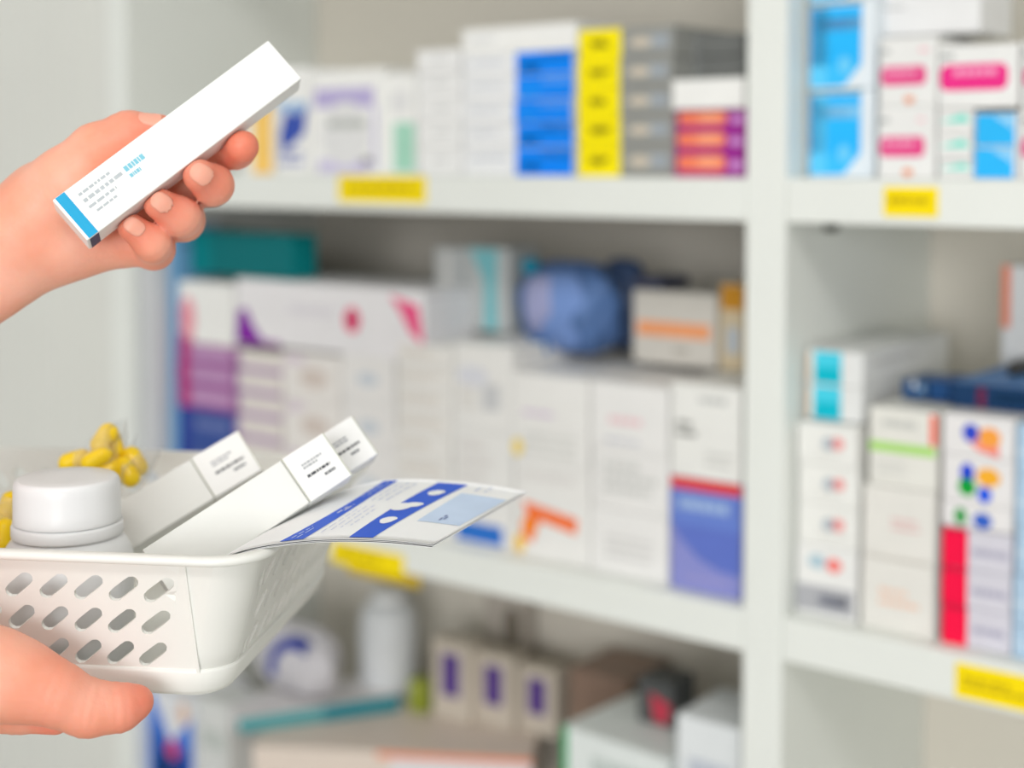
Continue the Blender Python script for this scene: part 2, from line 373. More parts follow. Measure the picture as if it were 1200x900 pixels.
# ------------------------------------------------------------------ middle shelf, right bay
logo = [('e', .42, .32, .62, .62, (175, 185, 195)), ('e', .58, .30, .78, .60, (240, 150, 150)), ('t', .35, .68, .9, .82, (215, 214, 210), 1)]
zb_, _ = stack('small white carton with a pink and grey logo', (236, 236, 232), 934, 1006, [497, 545, 592], on_y(970, 641, .02).z, 0.02, 0.09, logo, group='small white cartons with pink logos')
stack('white carton with a grey bar under the pink logo cartons', (236, 236, 234), 934, 1006, [641], B_, 0.02, 0.09, [('e', .2, .12, .5, .32, (175, 200, 212)), ('e', .5, .14, .76, .34, (245, 130, 125)), ('r', .0, .56, .96, .93, (176, 177, 182)), ('r', .4, .68, .85, .82, (150, 156, 185))])
stack('long white carton with a cyan striped end', (228, 229, 228), 946, 1012, [411, 452], zb_+0.001, 0.03, 0.18, [('r', .12, .04, .62, .5, (70, 208, 232)), ('r', .12, .5, .62, .97, (0, 186, 208)), ('r', .0, .1, .06, .95, (240, 215, 190))],
      group='long white cartons with cyan ends', sdecs=[('t', .1, .3, .6, .6, (205, 205, 203), 1)])
zv2, _ = stack('white carton with a green line and red corner stripe', (230, 229, 222), 1018, 1099, [480], on_y(1055, 572, .02).z, 0.02, 0.14, [('t', .2, .15, .75, .3, (190, 192, 188), 1), ('r', .0, .44, .98, .56, (170, 222, 110)), ('r', .9, .03, 1, .42, (245, 110, 85)), ('t', .1, .68, .6, .88, (215, 215, 210), 2)])
stack('white carton with faded pink print', (230, 228, 222), 1010, 1096, [572, 658], B_, 0.02, 0.14, group='white cartons with faded pink print',
      per=[[('t', .4, .42, .8, .62, (228, 190, 188), 2), ('r', .05, .95, .95, 1, (208, 204, 196))], [('t', .25, .4, .8, .7, (240, 205, 185), 2)]])
zr, _ = stack('white carton with a red end panel', (214, 212, 222), 1103, 1186, [622, 669, 714], B_, 0.02, 0.12, [('r', .0, .0, .37, 1, (250, 10, 70)), ('r', .0, .0, .37, .1, (250, 60, 100)), ('t', .45, .45, .95, .75, (170, 168, 190), 1)], group='white cartons with red end panels')
zc, _ = stack('white carton with bright coloured blots', (232, 230, 230), 1103, 1188, [488, 536, 592], zr+0.0005, 0.02, 0.12, group='white cartons with coloured blots',
      per=[[('e', .28, .2, .52, .65, (50, 75, 205)), ('e', .5, .25, .82, .75, (250, 165, 70)), ('p', [(.35, .6), (.8, .7), (.8, .98), (.5, .85)], (245, 140, 130))],
           [('e', .25, .15, .45, .55, (30, 70, 215)), ('e', .22, .45, .48, .85, (10, 165, 60)), ('e', .48, .2, .82, .6, (250, 180, 50)), ('e', .5, .6, .7, .95, (30, 90, 230))],
           [('e', .18, .2, .36, .9, (60, 160, 80)), ('e', .45, .3, .72, .95, (55, 100, 200))]])
zl, _ = stack('pale blue carton at the right picture edge', (178, 205, 228), 1189, 1262, [500, 560, 620, 680, 740], B_, 0.02, 0.12, [('r', .0, .5, 1, .6, (200, 220, 236))], group='pale blue cartons')
zz = max(zc, zv2)+0.001
stack('small navy and white carton behind the green line box', (40, 80, 125), 1056, 1086, [446], zz, 0.06, 0.05, [('r', .4, .0, .6, .4, (200, 205, 210)), ('r', .7, .2, .95, .6, (120, 150, 180))])
stack('navy carton next to the flat navy box', (30, 72, 122), 1087, 1112, [447], zz, 0.06, 0.05)
zn, _ = stack('flat navy box with a red tab on the coloured cartons', (70, 122, 180), 1114, 1215, [452], max(zz, zl+.001), 0.05, 0.14, [('r', .0, .0, 1, 1, (22, 58, 98)), ('r', .32, .1, .42, .98, (165, 50, 90)), ('r', .5, .3, .9, .7, (35, 85, 130))], name='navy_box')
zk, _ = stack('small black box on the navy box', (60, 58, 54), 1180, 1196, [425], zn+0.0005, 0.11, 0.04, name='black_box')
stack('white carton with an orange stripe at the far right', (225, 226, 226), 1174, 1250, [312], zn+0.001, 0.155, 0.03, [('r', .0, .0, .14, .62, (238, 140, 110))])

# blue plastic pouch on the centre stacks
def pouch(name, c, rx, ry, rz, m, seed, ax=0.0, nb=36):
    rnd = random.Random(seed); ph = [rnd.uniform(0, 6.28) for _ in range(6)]
    V = []; Fc = []
    for i in range(nb+1):
        la = -PI/2+PI*i/nb
        for j in range(nb*2):
            lo = 2*PI*j/(nb*2)
            e = lambda t, p_: math.copysign(abs(t)**p_, t)
            x = e(math.cos(la), .6)*e(math.cos(lo), .75); y = e(math.cos(la), .8)*e(math.sin(lo), .9); z = e(math.sin(la), .75)
            k = 1+.05*math.sin(5*lo+ph[0]+3*la)+.035*math.sin(9*la+ph[1])*math.cos(7*lo+ph[2])
            V.append((x*rx*k, y*ry*k, z*rz*(1+.02*math.sin(6*lo+ph[3]))))
    n = nb*2
    for i in range(nb):
        for j in range(n):
            Fc.append((i*n+j, i*n+(j+1) % n, (i+1)*n+(j+1) % n, (i+1)*n+j))
    me = mesh_from(V, Fc, True); me.materials.append(m)
    o = link(name, me); o.location = c; o.rotation_euler = (0, ax, 0); return o
def px_size(p): return (p-CAM).dot(D3)/F
pc = on_y(668, 372, 0.11); s_ = px_size(pc)
pb = empty('plastic_pouch', (pc.x, pc.y, z78))
tag(pb, 'crumpled translucent blue plastic pouch on the centre cartons', 'pouch')
def sub(o, root):
    o.parent = root; o.location = o.location-root.location; return o
hz = (on_y(668, 308, .11).z-z78)/2
bl = sub(pouch('bag', Vector((pc.x, pc.y, z78+hz+.001)), 54*s_*1.22, 0.03, hz, mat((84, 116, 168), 0.35, 0.2, 40, 0.6), 3), pb)
sub(pouch('front_fold', Vector((pc.x+.002, pc.y-.016, z78+hz*1.0)), 0.034, 0.018, hz*.86, mat((118, 148, 205), 0.35, 0.12, 40, 0.5), 5), pb)
sub(pouch('label_panel', Vector((pc.x-.014, pc.y-.022, z78+hz*1.1)), 0.021, 0.0145, hz*.66, mat((158, 162, 200), 0.35, 0.12, 40, 0.4), 15), pb)
sub(pouch('corner_clip', Vector((on_y(622, 312, .09).x, .09, on_y(622, 312, .09).z)), 0.009, 0.008, 0.008, mat((30, 140, 170), 0.4), 6, nb=12), pb)
sub(pouch('corner_clip', Vector((on_y(632, 424, .075).x, .075, z78+.009)), 0.011, 0.008, 0.0085, mat((20, 110, 175), 0.4), 8, nb=12), pb)
dk = pouch('dark_pouch', Vector((on_y(722, 378, .15).x, .162, z78+.046)), 0.026, 0.018, 0.044, mat((66, 86, 122), 0.3, 0.15, 30, 0.4), 9)
tag(dk, 'dark blue crumpled pouch right of the light blue pouch', 'pouch')
p = on_y(756, 333, .06)
stack('small dark lid lying on the orange banded carton', (70, 74, 95), 742, 776, [325], on_y(790, 342, .10).z+.0008, 0.105, 0.05, name='dark_lid_box')

# ------------------------------------------------------------------ lower compartment
stack('white carton with a blue wedge and red dot, lower left', (222, 224, 228), 174, 226, [812], C_, 0.02, 0.09,
      [('p', [(.0, .05), (.12, .1), (.5, .55), (.85, .3), (1, .2), (1, 1), (0, 1)], (60, 120, 215)), ('p', [(.1, .35), (.5, .75), (.9, .5), (.9, 1), (.1, 1)], (45, 85, 190)), ('e', .4, .5, .68, .72, (205, 60, 110)), ('e', .68, .05, .9, .3, (225, 190, 165))])
zq, _ = stack('grey white carton left of the teal edged box', (212, 214, 212), 230, 266, [822], C_, 0.025, 0.05, [('r', .1, .3, .9, .5, (190, 196, 192))])
def turned(desc, base, px, T, y, rot, w, d, z0, decs=(), name='flat_box'):
    """carton standing turned on the shelf: front-left corner at pixel column px and depth y"""
    o = link(name, carton_mesh(w, d, T-z0, base, decs)); p_ = on_y(px, 850, y)
    o.location = (p_.x, y, z0+.0003); o.rotation_euler = (0, 0, rot); tag(o, desc, 'box'); return o
RT = math.radians(31)
pf = on_y(300, 888, .004)
TT = pf.z+.012
turned('large beige flat box with an orange front edge, bottom', (224, 210, 198), 296, TT, .004, RT, .30, .135, C_,
       [('r', .45, .0, 1, .08, (236, 150, 120)), ('r', .5, .08, 1, 1, (226, 224, 226))])
def on_top(px, py): return on_z(px, py, TT+.0008)
qa, qb = on_top(279, 860), on_top(468, 832)
w_ = (qb-qa).length; ang = math.atan2(qb.y-qa.y, qb.x-qa.x)
hh_ = .0165
o = link('flat_box', carton_mesh(w_, .075, hh_, (222, 219, 220), [('r', .0, .05, .52, .95, (70, 160, 165)), ('r', .52, .0, 1, 1, (10, 132, 146))]))
o.location = qa; o.rotation_euler = (0, 0, ang); tag(o, 'thin white box with teal sides on the large beige box', 'box')
zf = TT+.001+hh_
stripe2 = [('r', .25, .16, .72, .70, (92, 66, 142))]
for px, py, ty, wd in ((507, 838, 752, 'leftmost'), (557, 846, 767, 'middle'), (608, 855, 783, 'rightmost')):
    q = on_top(px, py); zt_ = on_y(px+20, ty, q.y).z; wq = on_y(px+42, ty, q.y).x-on_y(px, ty, q.y).x
    o = link('medicine_carton', carton_mesh(wq, .028, zt_-TT-.001, (206, 196, 182), stripe2)); o.location = q; o.rotation_euler = (0, 0, math.radians(3))
    tag(o, 'cream carton with a dark purple panel, %s of the three' % wd, 'box', 'cream cartons with purple panels')
q = on_top(545, 826)
o = link('medicine_carton', carton_mesh(.055, .025, min(on_y(570, 694, q.y+.02).z, -.353)-TT-.002, (190, 182, 172), [('e', .5, .35, .95, .5, (120, 112, 100))])); o.location = (q.x, .268, C_+.0005)
o.data.transform(Matrix.Scale((-.353-C_-.001)/max(v.co.z for v in o.data.vertices), 4, (0, 0, 1)))
tag(o, 'tall greyish carton behind the purple panel cartons', 'box')
q = on_top(479, 832)
o = link('medicine_carton', carton_mesh(.022, .02, .036, (150, 160, 60), [('r', .1, .1, .9, .3, (175, 182, 95))])); o.location = q; tag(o, 'small olive green carton between bottle and purple panel cartons', 'box')
stack('brown block standing in for shade on the back wall', (150, 125, 110), 668, 738, [790], C_, 0.2, 0.08)  # no real carton: brown block added to imitate the shaded back wall
zt, _ = stack('white box with a green left edge at the bottom', (226, 232, 230), 658, 790, [868], C_, 0.04, 0.12, [('r', .0, .0, .06, 1, (60, 170, 110)), ('t', .3, .1, .8, .3, (190, 200, 196), 1)], name='flat_box', rot=math.radians(-4))
stack('white carton leaning beside the divider, bottom right', (226, 230, 232), 792, 868, [846], C_, 0.03, 0.08, [('t', .2, .15, .85, .4, (185, 192, 205), 2)])
stack('small dark grey and red carton on the shaded boxes', (84, 86, 86), 748, 790, [797], on_y(724, 868, .04).z+.002, 0.09, 0.04, [('p', [(.35, .3), (.95, .5), (.8, 1), (.45, .9)], (190, 60, 80))])

def lathe(prof, seg=48, m=None, name='lathe', parent=None, loc=(0, 0, 0)):
    V = []; Fc = []
    for r, z in prof:
        for j in range(seg):
            a = 2*PI*j/seg; V.append((r*math.cos(a), r*math.sin(a), z))
    for i in range(len(prof)-1):
        for j in range(seg):
            Fc.append((i*seg+j, i*seg+(j+1) % seg, (i+1)*seg+(j+1) % seg, (i+1)*seg+j))
    Fc.append(tuple(reversed(range(seg)))); Fc.append(tuple((len(prof)-1)*seg+j for j in range(seg)))
    me = mesh_from(V, Fc, True); me.materials.append(m)
    o = link(name, me, parent); o.location = loc
    return o

# white rounded bottle and dark jar in the shade
zz0 = C_
pB = on_top(456, 812); zz0 = TT+.0008; rB = 35*px_size(pB); hB = min(on_y(456, 692, pB.y).z, -.353)-zz0
bt = empty('plastic_bottle', (pB.x, pB.y, zz0)); tag(bt, 'white rounded plastic bottle standing on the beige box', 'bottle')
bm_w = mat((225, 228, 230), 0.35, 0.02)
lathe([(rB*.9, 0), (rB, .004), (rB, hB*.6), (rB*.96, hB*.75), (rB*.85, hB*.86), (rB*.6, hB*.9)], 40, bm_w, 'body', bt)
lathe([(rB*.6, hB*.9), (rB*.6, hB*.985), (rB*.55, hB)], 40, mat((235, 236, 236), 0.4), 'cap', bt)
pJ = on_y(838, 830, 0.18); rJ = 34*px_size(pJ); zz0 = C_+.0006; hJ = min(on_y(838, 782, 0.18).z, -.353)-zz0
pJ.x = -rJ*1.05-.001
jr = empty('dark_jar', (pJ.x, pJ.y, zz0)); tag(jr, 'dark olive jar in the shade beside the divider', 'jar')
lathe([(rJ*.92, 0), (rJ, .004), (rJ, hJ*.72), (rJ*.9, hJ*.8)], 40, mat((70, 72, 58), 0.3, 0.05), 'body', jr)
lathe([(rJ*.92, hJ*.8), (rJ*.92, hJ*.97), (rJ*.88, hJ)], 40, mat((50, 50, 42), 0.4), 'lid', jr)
pN = on_top(350, 828)
np_ = empty('soft_pack', (pN.x, pN.y, zf)); tag(np_, 'greyish soft pack with a navy arc on the thin teal sided box', 'pack')
hN = (on_y(350, 732, pN.y).z-zf)/2
sub(pouch('wrapper', Vector((pN.x, pN.y, zf+hN+.001)), 60*px_size(pN), 0.026, hN, mat((196, 194, 198), 0.4, 0.06, 30, 0.3), 12), np_)
mb = MB(); nv = mat((25, 50, 150), 0.4)
c0 = on_y(345, 794, pN.y-.027); R_ = 46*px_size(c0)
for a in range(14):
    A = PI*(1.05-a*0.05); B = A-PI*.05
    f = lambda t, r, y=c0.y: Vector((c0.x+r*math.cos(t), y, c0.z+r*math.sin(t)))-np_.location
    for y0 in (c0.y, c0.y+.02):
        mb.poly([f(A, R_, y0), f(A, R_*.72, y0), f(B, R_*.72, y0), f(B, R_, y0)], nv)
    mb.poly([f(A, R_), f(B, R_), f(B, R_, c0.y+.02), f(A, R_, c0.y+.02)], nv)
    mb.poly([f(A, R_*.72), f(B, R_*.72), f(B, R_*.72, c0.y+.02), f(A, R_*.72, c0.y+.02)], nv)
mb.obj('navy_arc', np_)
# yellow sign hanging under the middle shelf, in shade
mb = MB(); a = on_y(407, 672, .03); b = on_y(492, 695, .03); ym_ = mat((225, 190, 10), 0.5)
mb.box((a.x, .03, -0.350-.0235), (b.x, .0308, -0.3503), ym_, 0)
o = mb.obj('hanging_sign'); tag(o, 'dark yellow card hanging under the middle left shelf', 'sign')

# ------------------------------------------------------------------ basket
YAW = math.radians(7.6)
E1 = R3*math.cos(YAW)-DH*math.sin(YAW)
E2 = R3*math.sin(YAW)+DH*math.cos(YAW)
UZ = Vector((0, 0, 1))
BO = cp(293, 655, 0.60)
BW, BD, BH = 0.30, 0.205, 0.066
INS = 0.021
BM = Matrix((E1, E2, UZ)).transposed().to_4x4(); BM.translation = BO
def BP(x, y, z): return BM @ Vector((x, y, z))
BI = BM.inverted()
basket = empty('storage_basket'); basket.matrix_world = BM
tag(basket, 'white perforated plastic basket held at the lower left, holding medicines', 'basket')
basket.location = BO; basket.rotation_euler = BM.to_euler()
plast = mat((238, 238, 233), 0.33, 0.012, 20)
# local coords: x in [-BW,0], y in [0,BD], z in [-BH,0]
def loop(t, off=0.0, n=8):
    """points along wall perimeter at depth fraction t (0 rim, 1 base), pushed out by off"""
    i = INS*t; r = 0.019*(1-t)+0.015*t
    x0, x1, y0, y1 = -BW+i, -i, i, BD-i
    pts = []
    for (cx, cy, a0) in ((x1-r, y0+r, -90), (x1-r, y1-r, 0), (x0+r, y1-r, 90), (x0+r, y0+r, 180)):
        for k in range(n+1):
            a = math.radians(a0+90*k/n); pts.append(Vector((cx+(r+off)*math.cos(a), cy+(r+off)*math.sin(a), -BH*t)))
    return pts
TB = 0.83          # slots end here, base band below
def wall_mesh():
    bm = bmesh.new()
    def P(i0, i1, u, t):
        a = loop(t); p0 = a[i0]; p1 = a[i1]; return p0.lerp(p1, u)
    def quad(ps):
        bm.faces.new([bm.verts.new(p) for p in ps])
    n = 8
    ends = [(n, n+1), (2*n+1, 2*n+2), (3*n+2, 3*n+3), (4*n+3, 0)]    # right, back, left, front straights
    for c in range(4):                                    # corners
        for k in range(n):
            a0 = c*(n+1)+k
            for r in range(6):
                t0 = TB*r/6; t1 = TB*(r+1)/6
                A = loop(t0); B = loop(t1)
                quad([A[a0], B[a0], B[a0+1], A[a0+1]])
    for (i0, i1) in ends:
        L0 = loop(0.5); Ln = (L0[i1]-L0[i0]).length
        marg = 0.004 if Ln > .2 else 0.006
        nc = int((Ln-2*marg)/0.0150)
        u0 = (Ln-nc*0.0150)/2/Ln; du = 0.0150/Ln
        T0 = 0.12; dt = (TB-T0-.005)/3
        def grid(ua, ub, ta, tb, nu=1, nt=1):
            for a in range(nu):
                for b in range(nt):
                    x0 = ua+(ub-ua)*a/nu; x1 = ua+(ub-ua)*(a+1)/nu; y0 = ta+(tb-ta)*b/nt; y1 = ta+(tb-ta)*(b+1)/nt
                    quad([P(i0, i1, x0, y0), P(i0, i1, x0, y1), P(i0, i1, x1, y1), P(i0, i1, x1, y0)])
        grid(0, u0, 0, TB, 1, 6); grid(1-u0, 1, 0, TB, 1, 6)
        grid(u0, 1-u0, 0, T0, nc, 1); grid(u0, 1-u0, TB-.005, TB, nc, 1)
        for r in range(3):
            for c in range(nc):
                ua = u0+c*du; ta = T0+r*dt
                cw = 0.0150; ch = dt*BH
                outer = []
                K = 6
                for k in range(K): outer.append((k/K, 0))
                for k in range(K): outer.append((1, k/K))
                for k in range(K): outer.append((1-k/K, 1))
                for k in range(K): outer.append((0, 1-k/K))
                inner = []
                # right-leaning slot seen from outside: u runs against the viewer on some walls; always counterclockwise from outside
                hl = 0.0043; rad = 0.0031; ang = math.radians(43)
                for (x, y) in outer:
                    X = (x-.5)*cw; Y = (.5-y)*ch
                    th = math.atan2(Y, X)
                    # ray to capsule boundary
                    lo_, hi_ = 0, 0.02
                    for _ in range(22):
                        md = (lo_+hi_)/2; qx = md*math.cos(th); qy = md*math.sin(th)
                        s = max(-hl, min(hl, qx*math.cos(ang)+qy*math.sin(ang)))
                        if math.hypot(qx-s*math.cos(ang), qy-s*math.sin(ang)) < rad: lo_ = md
                        else: hi_ = md
                    inner.append((lo_*math.cos(th)/cw+.5, .5-lo_*math.sin(th)/ch))
                m = len(outer)
                ov = [P(i0, i1, ua+x*du, ta+y*dt) for x, y in outer]
                iv = [P(i0, i1, ua+x*du, ta+y*dt) for x, y in inner]
                for k in range(m):
                    k2 = (k+1) % m
                    quad([ov[k], iv[k], iv[k2], ov[k2]])
    bmesh.ops.remove_doubles(bm, verts=bm.verts[:], dist=0.00002)
    bmesh.ops.recalc_face_normals(bm, faces=bm.faces[:])
    me = bpy.data.meshes.new('walls'); bm.to_mesh(me); bm.free()
    return me
me = wall_mesh(); me.materials.append(plast)
me.polygons.foreach_set('use_smooth', [bool(abs(p.normal.x) > .12 and abs(p.normal.y) > .12 and p.area > 1e-6 and abs(p.normal.x)*abs(p.normal.y) > .04) for p in me.polygons])
wo = link('slotted_wall', me, basket)
md = wo.modifiers.new('s', 'SOLIDIFY'); md.thickness = 0.0018; md.offset = 0
md = wo.modifiers.new('b', 'BEVEL'); md.width = 0.0004; md.segments = 1; md.limit_method = 'ANGLE'; md.angle_limit = math.radians(50)
def sweep(loops, name, parent, m, close=True, floor=None):
    V = []; Fc = []
    n = len(loops[0])
    for L_ in loops: V += L_
    for i in range(len(loops)-(0 if close else 1)):
        i2 = (i+1) % len(loops)
        for j in range(n):
            Fc.append((i*n+j, i*n+(j+1) % n, i2*n+(j+1) % n, i2*n+j))
    if floor is not None: Fc.append(tuple(floor*n+j for j in range(n)))
    o = link(name, mesh_from(V, Fc, True), parent, m)
    return o
def lp(off, z, t=0.0):
    L_ = loop(t, off); return [Vector((p.x, p.y, z)) for p in L_]
rimprof = [(-.0010, -.0030), (.0030, -.0034), (.0050, -.0026), (.0056, -.0010), (.0050, .0004), (.0030, .0010), (.0005, .0009), (-.0010, .0002)]
sweep([lp(a, b) for a, b in rimprof], 'rim', basket, plast)
# base tray: band that stands proud of the slotted wall, curved into a flat floor
bl_ = [lp(-.0010, -BH*TB+.001, TB), lp(.0019, -BH*TB+.001, TB), lp(.0023, -BH*TB-.0005, TB), lp(.0018, -BH*.97, .97), lp(.0004, -BH*1.005, 1), lp(-.0025, -BH*1.02, 1), lp(-.0030, -BH*1.0, 1), lp(-.0020, -BH*.95, .97)]
fo = sweep(bl_, 'base', basket, plast, close=True)
fl = MB(); fl.poly(lp(-.0025, -BH*1.012, 1), plast); fo2 = fl.obj('floor_panel', basket)
md = fo2.modifiers.new('s', 'SOLIDIFY'); md.thickness = 0.0016; md.offset = 0
# vertical ribs framing the plain corner on the front wall, and ribs at the corner posts
for (xa) in (-.0285, -BW+.0285):
    mb = MB()
    for k in range(6):
        t0 = .06+(TB-.06)*k/6; t1 = .06+(TB-.06)*(k+1)/6
        q = lambda t, dx, o_: Vector((xa+dx, INS*t-o_, -BH*t))
        mb.poly([q(t0, -.0007, .0018), q(t1, -.0007, .0018), q(t1, .0007, .0018), q(t0, .0007, .0018)], plast)
        mb.poly([q(t0, -.0007, .0005), q(t1, -.0007, .0005), q(t1, -.0007, .0018), q(t0, -.0007, .0018)], plast)
        mb.poly([q(t0, .0007, .0018), q(t1, .0007, .0018), q(t1, .0007, .0005), q(t0, .0007, .0005)], plast)
    mb.obj('corner_rib', basket)
FLZ = BO.z-BH+0.0015

# ------------------------------------------------------------------ bottle in basket
bc = cp(79, 600, 0.668); bx, by = bc.x, bc.y
topz = cp(79, 558, 0.668).z
s1 = 0.668/F
H = topz-FLZ
bot = empty('pill_bottle', (bx, by, FLZ)); tag(bot, 'white plastic pill bottle with a smooth cap standing in the basket', 'bottle')
wp = mat((234, 235, 236), 0.3, 0.008, 30, coat=0.1)
rc, rb = 61*s1, 75*s1
zc0 = H-.0195
lathe([(rb*.93, 0), (rb, .003), (rb, H-.040), (rb*.985, H-.0355), (rb*.93, H-.0315), (rb*.86, H-.0285), (rc*.985, H-.0270), (rc*.96, H-.0262), (rc*.96, zc0-.003)], 96, wp, 'bottle_body', bot)
lathe([(rc*1.035, H-.0262), (rc*1.045, H-.0255), (rc*1.04, H-.0215), (rc*1.02, H-.0205)], 96, wp, 'tamper_ring', bot)
lathe([(rc*1.0, zc0-.0006), (rc*1.012, zc0), (rc*1.0, zc0+.0015), (rc*.992, H-.006), (rc*.985, H-.0030), (rc*.965, H-.0012), (rc*.93, H-.0003), (rc*.90, H), (rc*.5, H-.0002)], 96, wp, 'cap', bot)

# ------------------------------------------------------------------ framed boxes (held box, boxes in basket)
def camv(x, y, z): return (R3*x+U3*y+D3*z)
def frame(a2, e2, az):
    """length axis a and width axis e (both camera components right, up, forward), n facing the viewer"""
    l2 = math.hypot(*a2); a = Vector((a2[0]/l2, a2[1]/l2, az)); a.normalize()
    e = Vector((e2[0], e2[1], 0)); e.normalize()
    ez = -(a.x*e.x+a.y*e.y)/a.z if abs(a.z) > 1e-3 else 0
    e = Vector((e.x, e.y, ez)); e.normalize()
    n = a.cross(e); n.normalize()
    if n.z > 0: n = -n
    return camv(*a), camv(*e), camv(*n)

paper = mat((246, 246, 244), 0.42, 0.01, 30)
board = mat((232, 233, 229), 0.45, 0.01, 30)
def long_carton(name, endpt, a, e, n, L, w, th, flap, bend, label, hold=False):
    """endpt: middle of the far end edge of the face; body runs along -a; last `flap` metres are the end flap piece, bent back by `bend`"""
    root = empty(name); M = Matrix((a, -e, n)).transposed().to_4x4()
    M.translation = endpt; root.rotation_euler = M.to_euler(); root.location = endpt
    tag(root, label, 'box')
    return root
flapm = mat((242, 242, 240), 0.45, 0.01, 30)
# -- leaning cartons: local frame x along a, y along e, z along n (outwards)
LEAN = []
def leaning(px, py, z, a2, az, L, w, th, flap, label, e2=(33, -44)):
    a, e, n = frame(a2, e2, az)
    ep = cp(px, py, z)
    root = long_carton('medicine_carton', ep, a, e, n, L, w, th, flap, 0, label)
    mb = MB(); mb.box((-L, -w/2, -th), (-flap-.0002, w/2, 0), board, bev=.0005); mb.obj('body', root)
    mb = MB(); b = math.radians(7)
    # end piece, hinged on the crease, its face leaning back slightly
    x0, x1 = -flap, 0.0; dz = math.tan(b)*flap
    V = [(x0, -w/2, 0), (x1, -w/2, -dz*.1), (x1, w/2, -dz*.1), (x0, w/2, 0), (x0, -w/2, -th), (x1, -w/2, -th), (x1, w/2, -th), (x0, w/2, -th)]
    V = [(x, y*(1.012 if z_ > -th*.6 else 1), z_+(.0006 if x == x0 and z_ > -th*.6 else 0)) for x, y, z_ in V]
    i = len(mb.v); mb.v += [Vector(v) for v in V]; k = mb.slot(flapm)
    for q in ((0, 1, 2, 3), (7, 6, 5, 4), (0, 4, 5, 1), (3, 2, 6, 7), (1, 5, 6, 2), (0, 3, 7, 4)): mb.f.append(list(q)); mb.mi.append(k)
    o = mb.obj('end_flap', root)
    bv = o.modifiers.new('b', 'BEVEL'); bv.width = .0004; bv.segments = 2
    # batch print on the end piece
    mb = MB(); rnd = random.Random(int(px)); gy = mat((128, 130, 134), .5); dkk = mat((70, 72, 78), .5)
    # the reading direction follows the long axis
    def P(u, v): return Vector((x0+u*flap, w/2-v*w, .0008*(1-u)-dz*.1*u+.0002))
    text_dashes(mb, lambda u, v: P(u, v), .26, .30, .72, .44, mat((176, 178, 182), .5), 2, rnd, .6)
    text_dashes(mb, lambda u, v: P(u, v), .24, .54, .82, .60, dkk, 1, rnd, .9)
    text_dashes(mb, lambda u, v: P(u, v), .55, .68, .82, .75, gy, 1, rnd, .8)
    sm_ = mat((188, 190, 172), .6)
    for (xa, xb) in ((x0-.0001, x0+.0004), (x1-.0007, x1-.0002)):
        mb.poly([(xa, -w/2, .00085 if xa < x0+.001 else .0003-dz*.1), (xb, -w/2, .00085 if xa < x0+.001 else .0003-dz*.1), (xb, w/2, .00085 if xa < x0+.001 else .0003-dz*.1), (xa, w/2, .00085 if xa < x0+.001 else .0003-dz*.1)], sm_)
    mb.obj('printed_text', root)
    return root
s65 = 0.66/F
leaning(293.5, 526.5, 0.738, (143, 84), .36, .104, .0240, .018, .0275, 'white carton leaning in the basket right behind the pill bottle')
leaning(396, 531, 0.675, (150, 93), .42, .096, .0238, .018, .0235, 'white carton leaning over the basket edge above the paper')
leaning(428.0, 508.5, 0.704, (150, 93), .42, .050, .0225, .018, .0255, 'farthest white carton sticking out beyond the basket corner')

# -- held box
ha, he, hn = frame((226, 193), (38, -43), .34)
HP = cp(211.5, 161, 0.650)      # centre of the visible face
HL, HWd, HT = 0.1215, 0.0236, 0.0165
HM = Matrix((ha, -he, hn)).transposed().to_4x4(); HM.translation = HP
hb = empty('medicine_carton'); hb.location = HP; hb.rotation_euler = HM.to_euler()
tag(hb, 'slim white carton with a bright blue end band held in the raised hand', 'box')
mb = MB(); mb.box((-HL/2, -HWd/2, -HT), (HL/2, HWd/2, 0), paper, bev=.0006); mb.obj('body', hb)
mb = MB(); cy = mat((10, 165, 215), .4); nvm = mat((25, 50, 95), .4)
x0 = -HL/2+.0014
mb.poly([(x0, -HWd/2+.0003, .0001), (x0+.0048, -HWd/2+.0003, .0001), (x0+.0048, HWd/2-.0003, .0001), (x0, HWd/2-.0003, .0001)], cy)
mb.poly([(x0, -HWd/2-.0001, -.0004), (x0, -HWd/2-.0001, -HT+.0004), (x0+.0048, -HWd/2-.0001, -HT+.0004), (x0+.0048, -HWd/2-.0001, -.0004)], nvm)
mb.obj('end_band', hb)['label'] = 'bright blue end band'
mb = MB(); rnd = random.Random(4); g1 = mat((186, 192, 197), .5); c1 = mat((130, 200, 220), .5)
P = lambda u, v: Vector((-HL/2+.010+u*.034, HWd/2-v*HWd, .00012))
text_dashes(mb, P, .0, .20, .5, .26, g1, 1, rnd, .9)
text_dashes(mb, P, .0, .34, .62, .42, g1, 1, rnd, .9)
text_dashes(mb, P, .0, .50, .62, .56, g1, 1, rnd, .9)
text_dashes(mb, P, .05, .64, .5, .69, g1, 1, rnd, .9)
text_dashes(mb, P, .66, .30, 1.0, .42, c1, 1, rnd, .95)
text_dashes(mb, P, .66, .48, .9, .56, c1, 1, rnd, .95)
mb.obj('printed_text', hb)

